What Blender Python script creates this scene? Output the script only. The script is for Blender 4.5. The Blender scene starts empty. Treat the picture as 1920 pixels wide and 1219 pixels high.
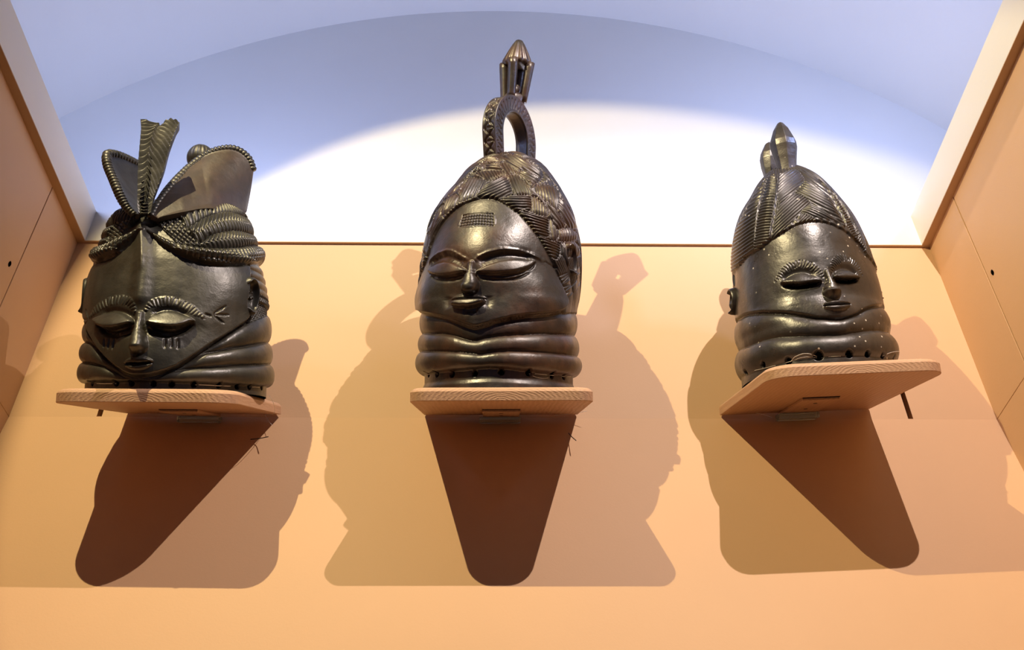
import bpy, math, random
import numpy as np
from mathutils import Matrix, Vector
random.seed(4); RNG = np.random.default_rng(4)
SC = bpy.context.scene; COL = SC.collection
CAMZ = 1.5                                    # eye height of the photographer
# ------------------------------------------------------------------ camera
FPX = 1881.58; PITCH, YAW, ROLL = .711026, .0177673, .0073473
def cam_axes():
    cp, sp = math.cos(PITCH), math.sin(PITCH)
    f = np.array([0, cp, sp]); r = np.array([1., 0, 0]); d = np.cross(f, r)
    cr, sr = math.cos(ROLL), math.sin(ROLL)
    r2 = cr*r + sr*d; d2 = -sr*r + cr*d
    cy, sy = math.cos(YAW), math.sin(YAW)
    Z = np.array([[cy, sy, 0], [-sy, cy, 0], [0, 0, 1]])
    return np.array([Z@r2, Z@d2, Z@f])
CR = cam_axes()
cam = bpy.data.objects.new('camera', bpy.data.cameras.new('camera')); COL.objects.link(cam)
cam.data.sensor_width = 36; cam.data.lens = FPX/1920*36; cam.data.clip_start = .02
cm = np.eye(4); cm[:3, 0] = CR[0]; cm[:3, 1] = -CR[1]; cm[:3, 2] = -CR[2]; cm[2, 3] = CAMZ
cam.matrix_world = Matrix(cm.tolist()); SC.camera = cam
# ------------------------------------------------------------------ world and exposure
W = bpy.data.worlds.new('world'); SC.world = W; W.use_nodes = True
W.node_tree.nodes['Background'].inputs[0].default_value = (.62, .66, 1, 1)
W.node_tree.nodes['Background'].inputs[1].default_value = .07
SC.view_settings.view_transform = 'Standard'; SC.view_settings.look = 'None'
SC.view_settings.exposure = 0; SC.view_settings.gamma = 1; SC.view_settings.use_curve_mapping = False
# lamps: two warm gallery spots above the visitor, unseen bluish fill strips added on the ledge
SPOTS = [((-.7485, -.2445, CAMZ+2.1035), (.045, 1.30, CAMZ+1.235), (1, .81, .44), 178, 57, .16),
         ((.7417, -.2026, CAMZ+2.0614), (.40, 1.30, CAMZ+.99), (1, .83, .74), 158, 71, .62)]
SPOT_RADIUS = .006
COVE_FILL = {'left': 5.6, 'right': 8.6, 'back': 5}  # power of the added strips that wash vault and arched wall blue
COVE_FILL_COLOR = (.42, .53, 1)

# ------------------------------------------------------------------ helpers
def hexc(r, g, b):
    f = lambda c: (c/12.92 if c <= .04045 else ((c+.055)/1.055)**2.4)
    return (f(r/255), f(g/255), f(b/255), 1)
def tag(o, label=None, cat=None, group=None, kind=None):
    if label: o['label'] = label
    if cat: o['category'] = cat
    if group: o['group'] = group
    if kind: o['kind'] = kind
    return o
def empty(name, mat=None):
    o = bpy.data.objects.new(name, None); COL.objects.link(o); o.empty_display_size = .05
    if mat is not None: o.matrix_world = mat
    return o
def mesh(name, V, F, mat, parent=None, smooth=False, normals=None):
    me = bpy.data.meshes.new(name)
    V = np.asarray(V, float)
    if isinstance(F, np.ndarray):
        nv = F.shape[1]
        me.vertices.add(len(V)); me.vertices.foreach_set('co', V.ravel())
        me.loops.add(F.size); me.loops.foreach_set('vertex_index', F.ravel().astype(np.int32))
        me.polygons.add(len(F)); me.polygons.foreach_set('loop_start', np.arange(0, F.size, nv, dtype=np.int32))
        me.polygons.foreach_set('loop_total', np.full(len(F), nv, np.int32))
        me.update(calc_edges=True)
    else:
        me.from_pydata(V.tolist(), [], F); me.update()
    if smooth: me.polygons.foreach_set('use_smooth', [True]*len(me.polygons))
    if normals is not None: me.normals_split_custom_set_from_vertices(normals.tolist())
    me.materials.append(mat)
    o = bpy.data.objects.new(name, me); COL.objects.link(o)
    if parent is not None: o.parent = parent
    return o
def box_vf(x0, x1, y0, y1, z0, z1):
    V = [(x, y, z) for z in (z0, z1) for y in (y0, y1) for x in (x0, x1)]
    return V, [(0, 2, 3, 1), (4, 5, 7, 6), (0, 1, 5, 4), (2, 6, 7, 3), (0, 4, 6, 2), (1, 3, 7, 5)]
def box(name, x0, x1, y0, y1, z0, z1, mat, parent=None, bevel=0):
    V, F = box_vf(x0, x1, y0, y1, z0, z1); o = mesh(name, V, F, mat, parent)
    if bevel:
        m = o.modifiers.new('bevel', 'BEVEL'); m.width = bevel; m.segments = 2; m.limit_method = 'ANGLE'
    return o
def grid_faces(n, m, wrap=False):
    i, j = np.meshgrid(np.arange(n-1), np.arange(m if wrap else m-1), indexing='ij')
    j2 = (j+1) % m
    return np.stack([i*m+j, i*m+j2, (i+1)*m+j2, (i+1)*m+j], -1).reshape(-1, 4)
def smooth01(x): x = np.clip(x, 0, 1); return x*x*(3-2*x)
def catmull(pts, n=8, closed=False):
    p = np.asarray(pts, float)
    if len(p) < 3 and not closed:
        t = np.linspace(0, 1, n*2)[:, None]; return p[0]*(1-t)+p[-1]*t
    if closed: q = np.vstack([p[-1], p, p[0], p[1]]); k = len(p)
    else: q = np.vstack([2*p[0]-p[1], p, 2*p[-1]-p[-2]]); k = len(p)-1
    out = []
    for i in range(k):
        a, b, c, d = q[i:i+4]
        for t in np.arange(n)/n:
            out.append(.5*((2*b)+(-a+c)*t+(2*a-5*b+4*c-d)*t*t+(-a+3*b-3*c+d)*t**3))
    if not closed: out.append(p[-1])
    return np.array(out)
def tube(name, pts, r, mat, parent=None, k=8, ry=None, up=None, mod=None):
    """tube along a 3D polyline; r may vary; ry gives a flattened section across 'up'; mod(u,phi) scales"""
    P = np.asarray(pts, float); n = len(P); r = np.broadcast_to(r, n); ry = r if ry is None else np.broadcast_to(ry, n)
    T = np.gradient(P, axis=0); T /= np.linalg.norm(T, axis=1)[:, None]+1e-12
    u0 = np.array(up if up is not None else (0.1, .2, 1.)); V = []
    for i in range(n):
        a = np.cross(T[i], u0); a /= np.linalg.norm(a)+1e-9; b = np.cross(a, T[i])
        ph = np.arange(k)/k*2*math.pi
        s = 1 if mod is None else mod(i/(n-1), ph)[:, None]
        V.append(P[i]+(np.cos(ph)[:, None]*a*r[i]+np.sin(ph)[:, None]*b*ry[i])*s)
    V = np.vstack(V); F = [tuple(f) for f in grid_faces(n, k, True)]
    F += [tuple(range(k))[::-1], tuple((n-1)*k+np.arange(k))]
    F = [tuple(int(x) for x in f) for f in F]
    return mesh(name, V, F, mat, parent, smooth=True)

# ------------------------------------------------------------------ materials
def principled(name, col, rough=.5, spec=.5):
    col = tuple(col)[:3]+(1,)
    m = bpy.data.materials.new(name); m.use_nodes = True; nt = m.node_tree; b = nt.nodes['Principled BSDF']
    b.inputs['Base Color'].default_value = col; b.inputs['Roughness'].default_value = rough
    b.inputs['Specular IOR Level'].default_value = spec
    return m, nt, b
def noise(nt, scale, detail=4, rough=.55, vec=None):
    n = nt.nodes.new('ShaderNodeTexNoise'); n.inputs['Scale'].default_value = scale
    n.inputs['Detail'].default_value = detail; n.inputs['Roughness'].default_value = rough
    if vec is not None: nt.links.new(vec, n.inputs['Vector'])
    return n.outputs['Fac']
def coords(nt, scale=None, out='Object'):
    tc = nt.nodes.new('ShaderNodeTexCoord')
    if scale is None: return tc.outputs[out]
    mp = nt.nodes.new('ShaderNodeMapping'); mp.inputs['Scale'].default_value = scale
    nt.links.new(tc.outputs[out], mp.inputs['Vector']); return mp.outputs['Vector']
def ramp(nt, fac, stops):
    r = nt.nodes.new('ShaderNodeValToRGB'); nt.links.new(fac, r.inputs['Fac'])
    e = r.color_ramp.elements
    while len(e) < len(stops): e.new(.5)
    for k, (p, c) in enumerate(stops): e[k].position = p; e[k].color = c if len(c) == 4 else (*c, 1)
    return r.outputs['Color']
def mix(nt, fac, a, b, mode='MIX'):
    m = nt.nodes.new('ShaderNodeMix'); m.data_type = 'RGBA'; m.blend_type = mode
    for sock, v in ((m.inputs[0], fac), (m.inputs[6], a), (m.inputs[7], b)):
        if hasattr(v, 'is_linked'): nt.links.new(v, sock)
        else: sock.default_value = v
    return m.outputs[2]
def bump(nt, b, height, strength, dist=.001, prev=None):
    n = nt.nodes.new('ShaderNodeBump'); n.inputs['Strength'].default_value = strength
    n.inputs['Distance'].default_value = dist; nt.links.new(height, n.inputs['Height'])
    if prev is not None: nt.links.new(prev, n.inputs['Normal'])
    nt.links.new(n.outputs['Normal'], b.inputs['Normal']); return n.outputs['Normal']
def wall_paint(name, col):
    m, nt, b = principled(name, col, .55, .3); v = coords(nt)
    c = ramp(nt, noise(nt, 1.3, 5, .6, v), [(.3, tuple(x*.95 for x in col[:3])), (.7, tuple(min(1, x*1.03) for x in col[:3]))])
    nt.links.new(c, b.inputs['Base Color'])
    bump(nt, b, noise(nt, 260, 3, .6, v), .12, .0012); return m
M_ORANGE = wall_paint('orange_wall_paint', (.62, .392, .222, 1))
M_WHITE = wall_paint('white_plaster', (.71, .69, .64, 1))
M_EDGE_SHADE = wall_paint('band_underside_shade', (.50, .33, .20, 1))  # white band's underside; its shade and orange bounce put into the colour
M_DARK = principled('dark_gap', (.012, .009, .008, 1), .8, .1)[0]
M_FLOOR = wall_paint('floor_boards', (.12, .09, .07, 1))
def shelf_mat():
    m, nt, b = principled('painted_pine', (.62, .36, .22, 1), .55, .3)
    v = coords(nt, (1, 1, 1))
    w = nt.nodes.new('ShaderNodeTexWave'); w.wave_type = 'RINGS'; w.rings_direction = 'Y'
    w.inputs['Scale'].default_value = 75; w.inputs['Distortion'].default_value = 5; w.inputs['Detail'].default_value = 3
    w.inputs['Detail Scale'].default_value = 1.6
    mp = coords(nt, (.55, .15, 1.6)); nt.links.new(mp, w.inputs['Vector'])
    c = ramp(nt, w.outputs['Fac'], [(.25, (.53, .325, .20)), (.8, (.60, .375, .23))])
    c2 = mix(nt, noise(nt, 30, 4, .6, v), c, (.51, .31, .195, 1)); nt.links.new(c2, b.inputs['Base Color'])
    n1 = bump(nt, b, w.outputs['Fac'], .30, .0008)
    bump(nt, b, noise(nt, 420, 2, .6, v), .35, .0008, n1); return m
M_SHELF = shelf_mat()
def carved(name, dark, brown, rough, brown_at=.55, specks=0, olive=None):
    m, nt, b = principled(name, dark, rough, .75); v = coords(nt)
    f = noise(nt, 9, 6, .65, v)
    c = ramp(nt, f, [(brown_at-.12, dark), (brown_at+.16, brown)])
    g = noise(nt, 70, 4, .6, coords(nt, (1, 1, .25)))
    c = mix(nt, .35, c, ramp(nt, g, [(.35, (.25, .25, .25)), (.7, (1.6, 1.5, 1.4))]), 'MULTIPLY')
    if specks:
        vo = nt.nodes.new('ShaderNodeTexVoronoi'); vo.inputs['Scale'].default_value = 95; nt.links.new(v, vo.inputs['Vector'])
        d = ramp(nt, vo.outputs['Distance'], [(.12, (1, 1, 1)), (.18, (0, 0, 0))])
        pick = ramp(nt, vo.outputs['Color'], [(.60, (0, 0, 0)), (.62, (1, 1, 1))])
        cl = ramp(nt, noise(nt, 11, 2, .5, v), [(.46, (0, 0, 0)), (.56, (1, 1, 1))])
        s = mix(nt, 1, mix(nt, 1, d, pick, 'MULTIPLY'), cl, 'MULTIPLY')
        c = mix(nt, s, c, (.62, .58, .5, 1))
    nt.links.new(c, b.inputs['Base Color'])
    rr = ramp(nt, noise(nt, 22, 5, .6, v), [(.3, (rough-.09,)*3), (.75, (rough+.16,)*3)])
    nt.links.new(rr, b.inputs['Roughness'])
    n1 = bump(nt, b, noise(nt, 45, 3, .5, v), .25, .004)
    bump(nt, b, noise(nt, 380, 3, .6, v), .22, .0008, n1)
    return m
M_WOOD_A = carved('black_patina_wood', (.021, .021, .017), (.042, .037, .026), .38, .56)
M_WOOD_B = carved('brown_black_wood', (.024, .019, .017), (.090, .038, .019), .37, .57)
M_WOOD_C = carved('glossy_dark_wood', (.027, .024, .022), (.052, .039, .032), .33, .58, specks=1)
M_WOOD_BR = carved('brown_worn_wood', (.026, .019, .015), (.055, .034, .024), .45, .45)
M_HOLE = principled('hole_black', (.002, .002, .002, 1), 1, 0)[0]
M_THREAD = principled('nylon_thread', (.75, .72, .66, 1), .3, .6)[0]
M_METAL = principled('dark_metal', (.05, .05, .05, 1), .4)[0]
M_METAL.node_tree.nodes['Principled BSDF'].inputs['Metallic'].default_value = .8
_m, _nt, _b = principled('clear_acrylic', (.82, .95, .93, 1), .06, .5); M_ACRYLIC = _m
_b.inputs['Transmission Weight'].default_value = .85; _b.inputs['IOR'].default_value = 1.45
def emit(name, col, s):
    m, nt, b = principled(name, (.8, .8, .8, 1)); b.inputs['Emission Color'].default_value = (*col, 1)
    b.inputs['Emission Strength'].default_value = s; return m

# ------------------------------------------------------------------ the alcove
YW = 1.446; ZC = CAMZ+1.029124; ZT = CAMZ+1.460304; XL, XR = -.855498, .88393
LEAN = math.radians(9.05); Y0 = .05
def wall_with_holes(name, xs, zs, holes, mat, depth=.03):
    """panel in the plane y=YW, split at xs/zs, cells in holes recessed"""
    V, F = [], []
    def quad(a, b, c, d): k = len(V); V.extend([a, b, c, d]); F.append((k, k+1, k+2, k+3))
    for i in range(len(xs)-1):
        for j in range(len(zs)-1):
            x0, x1, z0, z1 = xs[i], xs[i+1], zs[j], zs[j+1]
            if (i, j) in holes:
                y = YW+depth
                quad((x0, YW, z0), (x0, YW, z1), (x0, y, z1), (x0, y, z0)); quad((x1, YW, z1), (x1, YW, z0), (x1, y, z0), (x1, y, z1))
                quad((x0, YW, z1), (x1, YW, z1), (x1, y, z1), (x0, y, z1)); quad((x1, YW, z0), (x0, YW, z0), (x0, y, z0), (x1, y, z0))
            else: quad((x0, YW, z0), (x1, YW, z0), (x1, YW, z1), (x0, YW, z1))
    return mesh(name, V, F, mat)
SLOT = [(-.7035, -.6945), (.7265, .7355)]
wb = wall_with_holes('wall_back', [XL, *SLOT[0], *SLOT[1], XR], [ZC, ZC+.001, ZC+.064, ZT], {(1, 1), (3, 1)}, M_ORANGE)
tag(wb, 'orange painted upper back wall behind the three masks', None, None, 'structure')
for a, b in SLOT:
    box('slot_back', a, b, YW+.0295, YW+.034, ZC, ZC+.065, M_DARK, wb)
hb = ZC
yb = YW-math.tan(LEAN)*hb
lw = mesh('wall_lower', [(XL, YW, ZC), (XR, YW, ZC), (XR, yb, 0), (XL, yb, 0)], [(0, 3, 2, 1)], M_ORANGE)
tag(lw, 'orange lower back wall sloping out below the shelves', None, None, 'structure')
for side, x, s, yg in (('left', XL, -1, 1.296), ('right', XR, 1, 1.3067)):
    w = tag(empty('wall_'+side, Matrix.Translation((x, YW, 0))), 'orange panelled %s side wall of the alcove' % side, None, None, 'structure')
    def pan(nm, y0, y1, z0, z1, mat=M_ORANGE, d0=0., d1=.02):
        return box(nm, min(s*d0, s*d1), max(s*d0, s*d1), y0-YW, y1-YW, z0, z1, mat, w, bevel=.0008 if mat is M_ORANGE else 0)
    pan('panel', yg+.0012, YW+.02, ZC+.0005, ZT+.01); pan('panel', Y0, yg-.0012, ZC+.0005, ZT+.01)
    pan('panel', Y0, YW+.02, 0, ZC-.0005); pan('panel_backing', Y0, YW+.02, 0, ZT, M_DARK, .021, .03)
    hy, hz = (1.2714, ZC+.2022) if side == 'left' else (1.2884, ZC+.2097)
    k = 12; V = [(s*-.0006, hy-YW+.004*math.cos(t)*(1+.2*math.sin(2*t)), hz+.0065*math.sin(t)) for t in np.arange(k)/k*2*math.pi]
    mesh('screw_hole', V+[(s*.003, v[1], v[2]) for v in V], [tuple(range(k))]+[(i, (i+1) % k, k+(i+1) % k, k+i) for i in range(k)], M_HOLE, w)
# white band that overhangs the orange panels, with a ledge on top of it
GS, GB, BH = .017, .006, .088
ZL = ZT+BH
trim = [('trim_1', XL-.16, XL+GS, Y0, 1.75, 'left'), ('trim_2', XR-GS, XR+.16, Y0, 1.75, 'right'), ('trim_3', XL+GS, XR-GS, YW-GB, 1.75, 'back')]
for nm, x0, x1, y0, y1, side in trim:
    t = tag(box(nm, x0, x1, y0, y1, ZT+.002, ZL, M_WHITE), 'white plaster band above the orange %s wall' % side, None, None, 'structure')
    box('shaded_underside', x0, x1, y0, y1, ZT, ZT+.002, M_EDGE_SHADE, t)
# lunette and barrel vault
YL = 1.60
def ray(px, py): return CR.T@np.array([(px-960)/FPX, (py-609.5)/FPX, 1])
def on_y(px, py, Y): d = ray(px, py); p = d*Y/d[1]; return p[0], p[2]+CAMZ
(ax, az), (bx, bz), (cx_, cz_) = on_y(118, 219, YL), on_y(950, 21, YL), on_y(1777, 246, YL)
A_ = np.array([[2*(bx-ax), 2*(bz-az)], [2*(cx_-ax), 2*(cz_-az)]]); B_ = np.array([bx*bx-ax*ax+bz*bz-az*az, cx_*cx_-ax*ax+cz_*cz_-az*az])
VX, VZ = np.linalg.solve(A_, B_); VR = math.hypot(ax-VX, az-VZ)
ZS = ZL-.02
a0 = math.asin((ZS-VZ)/VR); ang = np.linspace(a0, math.pi-a0, 97)
arc = [(VX+VR*math.cos(t), VZ+VR*math.sin(t)) for t in ang]
lun = mesh('wall_upper', [(x, YL, z) for x, z in arc]+[(x, YL+.08, z) for x, z in arc], [tuple(range(97)), tuple(range(97, 194))[::-1]], M_WHITE)
tag(lun, 'white arched wall above the orange back wall', None, None, 'structure')
YV = .45
V = [(x, y, z) for y in (YL, YV) for x, z in arc]+[(VX+(x-VX)*1.04, y, VZ+(z-VZ)*1.04) for y in (YL, YV) for x, z in arc]
F = []
for i in range(96): F += [(i, i+1, 98+i, 97+i), (194+i, 291+i, 292+i, 195+i), (97+i, 98+i, 292+i, 291+i)]
vault = mesh('ceiling', V, F, M_WHITE, smooth=True); tag(vault, 'white barrel vault over the alcove', None, None, 'structure')
fl = box('floor', -1.6, 1.6, -1.2, 1.6, -.05, 0, M_FLOOR); tag(fl, 'dark boarded floor before the alcove', None, None, 'structure')

# ------------------------------------------------------------------ lamps
def aim(frm, to):
    return (Vector(to)-Vector(frm)).to_track_quat('-Z', 'Y')
for i, (pos, to, colr, power, cone, blend) in enumerate(SPOTS):
    q = aim(pos, to); m4 = Matrix.Translation(pos) @ q.to_matrix().to_4x4()
    e = tag(empty('track_spotlight', m4), 'black gallery spotlight hung above the visitor beside the %s wall' % ('left', 'right')[i], 'spotlight', 'gallery spotlights')
    k = 24; th = np.arange(k)/k*2*math.pi; V = []
    prof = [(.034, .012), (.038, .014), (.038, .14), (.03, .155), (.0, .156)]
    prof = [(.034, .03), (.034, -.004), (.038, -.004), (.038, .14), (.030, .155), (.001, .156)]
    for r, z in prof: V += [(r*math.cos(t), r*math.sin(t), z) for t in th]
    mesh('housing', V, grid_faces(len(prof), k, True), M_METAL, e, smooth=True)
    tube('stem', [(0, 0, .12), (0, .06, .17), (0, .14, .22)], .007, M_METAL, e)
    L = bpy.data.lights.new('spot', 'SPOT'); L.energy = power; L.color = colr; L.spot_size = math.radians(cone)
    L.spot_blend = blend; L.shadow_soft_size = SPOT_RADIUS
    lo = bpy.data.objects.new('spot_lamp', L); COL.objects.link(lo); lo.parent = e; lo.location = (0, 0, -.006)
for side, loc, size, rot in (('left', (XL-.10, 1.0, ZL), (.9, .03), math.pi/2), ('right', (XR+.10, 1.0, ZL), (.9, .03), math.pi/2), ('back', (0, 1.53, ZL), (1.5, .03), 0)):
    e = tag(empty('cove_fill', Matrix.Translation(loc) @ Matrix.Rotation(rot, 4, 'Z')), 'added unseen bluish light strip lying on the %s ledge' % side, 'light strip', 'added fill light strips')
    box('fill_base', -size[0]/2, size[0]/2, -.02, .02, 0, .012, M_WHITE, e)
    box('fill_diffuser', -size[0]/2+.01, size[0]/2-.01, -.012, .012, .0125, .016, emit('fill_glow_'+side, COVE_FILL_COLOR, 2), e)
    L = bpy.data.lights.new('strip', 'AREA'); L.shape = 'RECTANGLE'; L.energy = COVE_FILL[side]; L.color = COVE_FILL_COLOR
    L.size, L.size_y = size if side == 'back' else (.06, .25); L.spread = math.pi if side == 'back' else math.radians(115)
    lo = bpy.data.objects.new('fill_lamp', L); COL.objects.link(lo); lo.parent = e
    # the added strips aim at the arched wall to brighten it, the back one from below
    d = {'back': (0, .85, .55), 'left': (.90, -.40, .22), 'right': (.90, .40, .22)}[side]
    lo.location = (0 if side == 'back' else -.28, 0, .045); lo.rotation_euler = Vector(d).to_track_quat('-Z', 'Y').to_euler()
    if side != 'back':
        hd = box('fill_head', -.13, .13, -.035, .035, .003, .02, M_WHITE, e); hd.location = lo.location; hd.rotation_euler = (Vector(d).to_track_quat('-Z', 'Y') @ Matrix.Rotation(math.pi/2, 3, 'Z').to_quaternion()).to_euler()

# ------------------------------------------------------------------ shelves
SW, SD, ST = .2704, .3126, .020
def euler(a, b, c):
    return np.array((Matrix.Rotation(c, 3, 'Z') @ Matrix.Rotation(a, 3, 'X') @ Matrix.Rotation(b, 3, 'Y')))
SHELF = [((-.516, 1.4414, 1.0329), (32.5952, .6931, -.8169)), ((.0051, 1.4421, 1.0335), (31.909, -.3575, -.0034)), ((.5268, 1.4425, 1.0415), (25.3079, -3.6821, 1.7292))]
def mat4(R, O):
    m = np.eye(4); m[:3, :3] = R; m[:3, 3] = O; return Matrix(m.tolist())
def rounded_outline(w, d, r, k=10):
    out = [(w/2, 0), (-w/2, 0)]
    for cx, a0 in ((-w/2+r, math.pi), (w/2-r, 1.5*math.pi)):
        out += [(cx+r*math.cos(a0+t), -d+r+r*math.sin(a0+t)) for t in np.linspace(0, math.pi/2, k)]
    return out
SLABEL = ['tan wooden shelf under the mask with the feather crest', 'tan wooden shelf under the mask with the loop crest', 'tan wooden shelf tilted under the mask with twin bud crest']
for s in range(3):
    R = euler(*[math.radians(a) for a in SHELF[s][1]]); O = np.array(SHELF[s][0])+(0, 0, CAMZ)
    e = tag(empty('display_shelf', mat4(R, O)), SLABEL[s], 'shelf', 'mask shelves')
    rr = (.045, .026, .040)[s]
    o1 = rounded_outline(SW, SD, rr); n = len(o1)
    def ins(c, z):
        out = []
        for x, y in o1:
            out.append((x*(1-2*c/SW), y*(1-2*c/SD)-c, z)) if y < -.001 else out.append((x*(1-2*c/SW), 0, z))
        return out
    V = ins(.0006, 0)+ins(0, .0008)+ins(0, ST-.006)+ins(.0018, ST-.003)+ins(.006, ST)
    F = [tuple(range(n))[::-1], tuple(range(4*n, 5*n))]
    for k in range(4): F += [(k*n+i, k*n+(i+1) % n, (k+1)*n+(i+1) % n, (k+1)*n+i) for i in range(n)]
    bd = mesh('board', V, F, M_SHELF, e)
    # mounting plate let in from below, acrylic spacer against the wall
    dx = (.0, .0, -.0)[s]
    box('mounting_plate', dx-.031, dx+.031, -.135, -.004, -.0045, -.0002, M_SHELF, e, bevel=.0006)
    box('plate_gap', dx-.031, dx+.031, -.1385, -.1352, -.0012, -.0001, M_DARK, e)
    for yy in (-.105, -.055):
        k = 10; t = np.arange(k)/k*2*math.pi
        V = [(dx+.0035*math.cos(a), yy+.0035*math.sin(a), -.0049) for a in t]+[(dx+.0035*math.cos(a), yy+.0035*math.sin(a), -.0040) for a in t]
        mesh('screw', V, [tuple(range(k))]+[(i, (i+1) % k, k+(i+1) % k, k+i) for i in range(k)], M_METAL, e)
    ac = box('acrylic_spacer', dx-.038, dx+.034, -.028, -.002, -.016, -.005, M_ACRYLIC, e, bevel=.002)

# loose tie ends by the brackets
def on_wall(px, py, off=.004):
    d = ray(px, py); t = YW/d[1]; p = d*t
    if p[2]+CAMZ < ZC: t = (YW-math.tan(LEAN)*(ZC-CAMZ))/(d[1]-math.tan(LEAN)*d[2])
    p = d*t*(1-off); return np.array([p[0], p[1], p[2]+CAMZ])
for s, mt, r, pts in ((0, M_METAL, .0008, [(470, 824, .004), (488, 822, .010), (503, 819, .022)]), (1, M_METAL, .0008, [(1066, 812, .004), (1073, 820, .012), (1080, 826, .02)]),
                      (0, M_THREAD, .0004, [(505, 741, .09), (513, 757, .07), (514, 775, .03), (497, 778, .01)]), (0, M_THREAD, .0004, [(497, 778, .01), (504, 790, .012), (511, 798, .015)]),
                      (1, M_THREAD, .0004, [(1100, 771, .02), (1070, 776, .012), (1040, 779, .01)]), (2, M_THREAD, .0004, [(1448, 783, .01), (1430, 777, .012), (1418, 775, .02)])):
    e = [o for o in COL.objects if o.name.startswith('display_shelf')][s]
    P = catmull([on_wall(*q) for q in pts], 6); o = tube('tie_wire' if mt is M_METAL else 'loose_thread', P, r, mt, None, 6)
    bpy.context.view_layer.update(); o.parent = e; o.matrix_parent_inverse = e.matrix_world.inverted()

# ------------------------------------------------------------------ carved masks
class Carving:
    """closed head-shaped surface (theta, row); all relief is pushed along its normals"""
    NF, NB, NR = 600, 70, 570
    def __init__(self, s, table, kf, kb, dx=0, dy=0, n=2.15, lean=0.):
        self.lean = lean
        R = euler(*[math.radians(a) for a in SHELF[s][1]]); O = np.array(SHELF[s][0])
        O = O+R@np.array([dx, -SD/2+dy, ST]); v = R.T@(-O); a = math.atan2(v[0], -v[1])
        c, sn = math.cos(a), math.sin(a)
        self.B = R@np.array([[c, -sn, 0], [sn, c, 0], [0, 0, 1]]); self.O = O
        self.cam = self.B.T@(-O)
        T = np.array(table, float)                       # h, xl, xr
        P = catmull(T, 12); hw = (P[:, 2]-P[:, 1])/2
        L = np.concatenate([[0], np.cumsum(np.hypot(np.diff(P[:, 0]), np.diff(hw)))]); u = np.linspace(0, L[-1], self.NR)
        h = np.interp(u, L, P[:, 0]); a_ = np.interp(u, L, hw); cx = np.interp(u, L, (P[:, 1]+P[:, 2])/2)
        ker = np.ones(9)/9
        def sm(q): return np.convolve(np.pad(q, 4, mode='edge'), ker, 'valid')
        a_ = np.where(a_ > .02, sm(a_), a_); cx = sm(cx)
        th = np.concatenate([np.linspace(-100, 100, self.NF), np.linspace(100, 260, self.NB+2)[1:-1]])*math.pi/180
        self.th, self.h, self.hw, self.cx = th, h, a_, cx
        M = len(th); self.M = M
        sx = np.sign(np.sin(th))*np.abs(np.sin(th))**(2/n); cy = np.cos(th); sy = np.sign(cy)*np.abs(cy)**(2/n)
        Fh = np.interp(h, *kf); Bh = np.interp(h, *kb)
        X = cx[:, None]+a_[:, None]*sx; Yv = np.where(sy > 0, -a_[:, None]*Fh[:, None]*sy, -a_[:, None]*Bh[:, None]*sy)
        self.base = np.stack([X, Yv+lean*h[:, None], np.repeat(h[:, None], M, 1)], -1)
        self.N = self.normals(self.base)
        w = self.base@self.B.T+self.O; c = w@CR.T
        self.px = np.stack([960+FPX*c[..., 0]/c[..., 2], 609.5+FPX*c[..., 1]/c[..., 2]], -1)
        vd = self.cam-self.base; self.front = (vd*self.N).sum(-1) > 0
        self.disp = np.zeros(self.base.shape[:2]); self.reg = np.zeros(self.base.shape[:2], int)
        self.names = {}
        self.coarse = self.front[::6, ::6]; self.fine = np.zeros_like(self.disp)
    def normals(self, P):
        du = np.roll(P, -1, 1)-np.roll(P, 1, 1); dv = np.gradient(P, axis=0)
        n = np.cross(du, dv); n /= np.linalg.norm(n, axis=-1)[..., None]+1e-12
        if n[len(n)//2, len(n[0])//3] @ ((P[len(n)//2, len(n[0])//3]-P[len(n)//2].mean(0))*(1, 1, 0)) < 0: n = -n
        return n
    def idx(self, pts):
        out = []; n, m = self.disp.shape; c = self.coarse; cp = self.px[::6, ::6][c]; ci = np.argwhere(c)*6
        for p in np.atleast_2d(pts):
            i, j = ci[((cp-p)**2).sum(1).argmin()]; i0, i1, j0, j1 = max(0, i-7), min(n, i+8), max(0, j-7), min(m, j+8)
            d = ((self.px[i0:i1, j0:j1]-p)**2).sum(-1)+np.where(self.front[i0:i1, j0:j1], 0, 1e6); k = d.argmin()
            out.append((i0+k//(j1-j0), j0+k % (j1-j0)))
        return np.array(out)
    def curve(self, pts, n=7, closed=False):
        ij = self.idx(catmull(pts, n, closed)); return ij
    def at(self, px, py, y):
        d = self.B.T@ray(px, py); t = (y+self.lean*self.cam[2]-self.cam[1])/(d[1]-self.lean*d[2]); return self.cam+t*d
    def dist(self, ij, rmax):
        """3D distance of every vertex to the surface polyline, arclength fraction"""
        P = self.base[ij[:, 0], ij[:, 1]]; lo, hi = P.min(0)-rmax, P.max(0)+rmax
        sel = np.all((self.base > lo) & (self.base < hi), -1); Q = self.base[sel]
        best = np.full(len(Q), 9.); bu = np.zeros(len(Q))
        seg = np.linalg.norm(np.diff(P, axis=0), axis=1); tot = seg.sum()+1e-12; acc = 0
        for k in range(len(P)-1):
            if seg[k] < 1e-7: continue
            d = P[k+1]-P[k]; t = np.clip((Q-P[k])@d/(d@d), 0, 1)
            r = np.linalg.norm(Q-P[k]-t[:, None]*d, axis=1); m = r < best
            best[m] = r[m]; bu[m] = (acc+t[m]*seg[k])/tot; acc += seg[k]
        D = np.full(self.disp.shape, 9.); U = np.zeros_like(D); D[sel] = best; U[sel] = bu
        return D, U, tot
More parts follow.
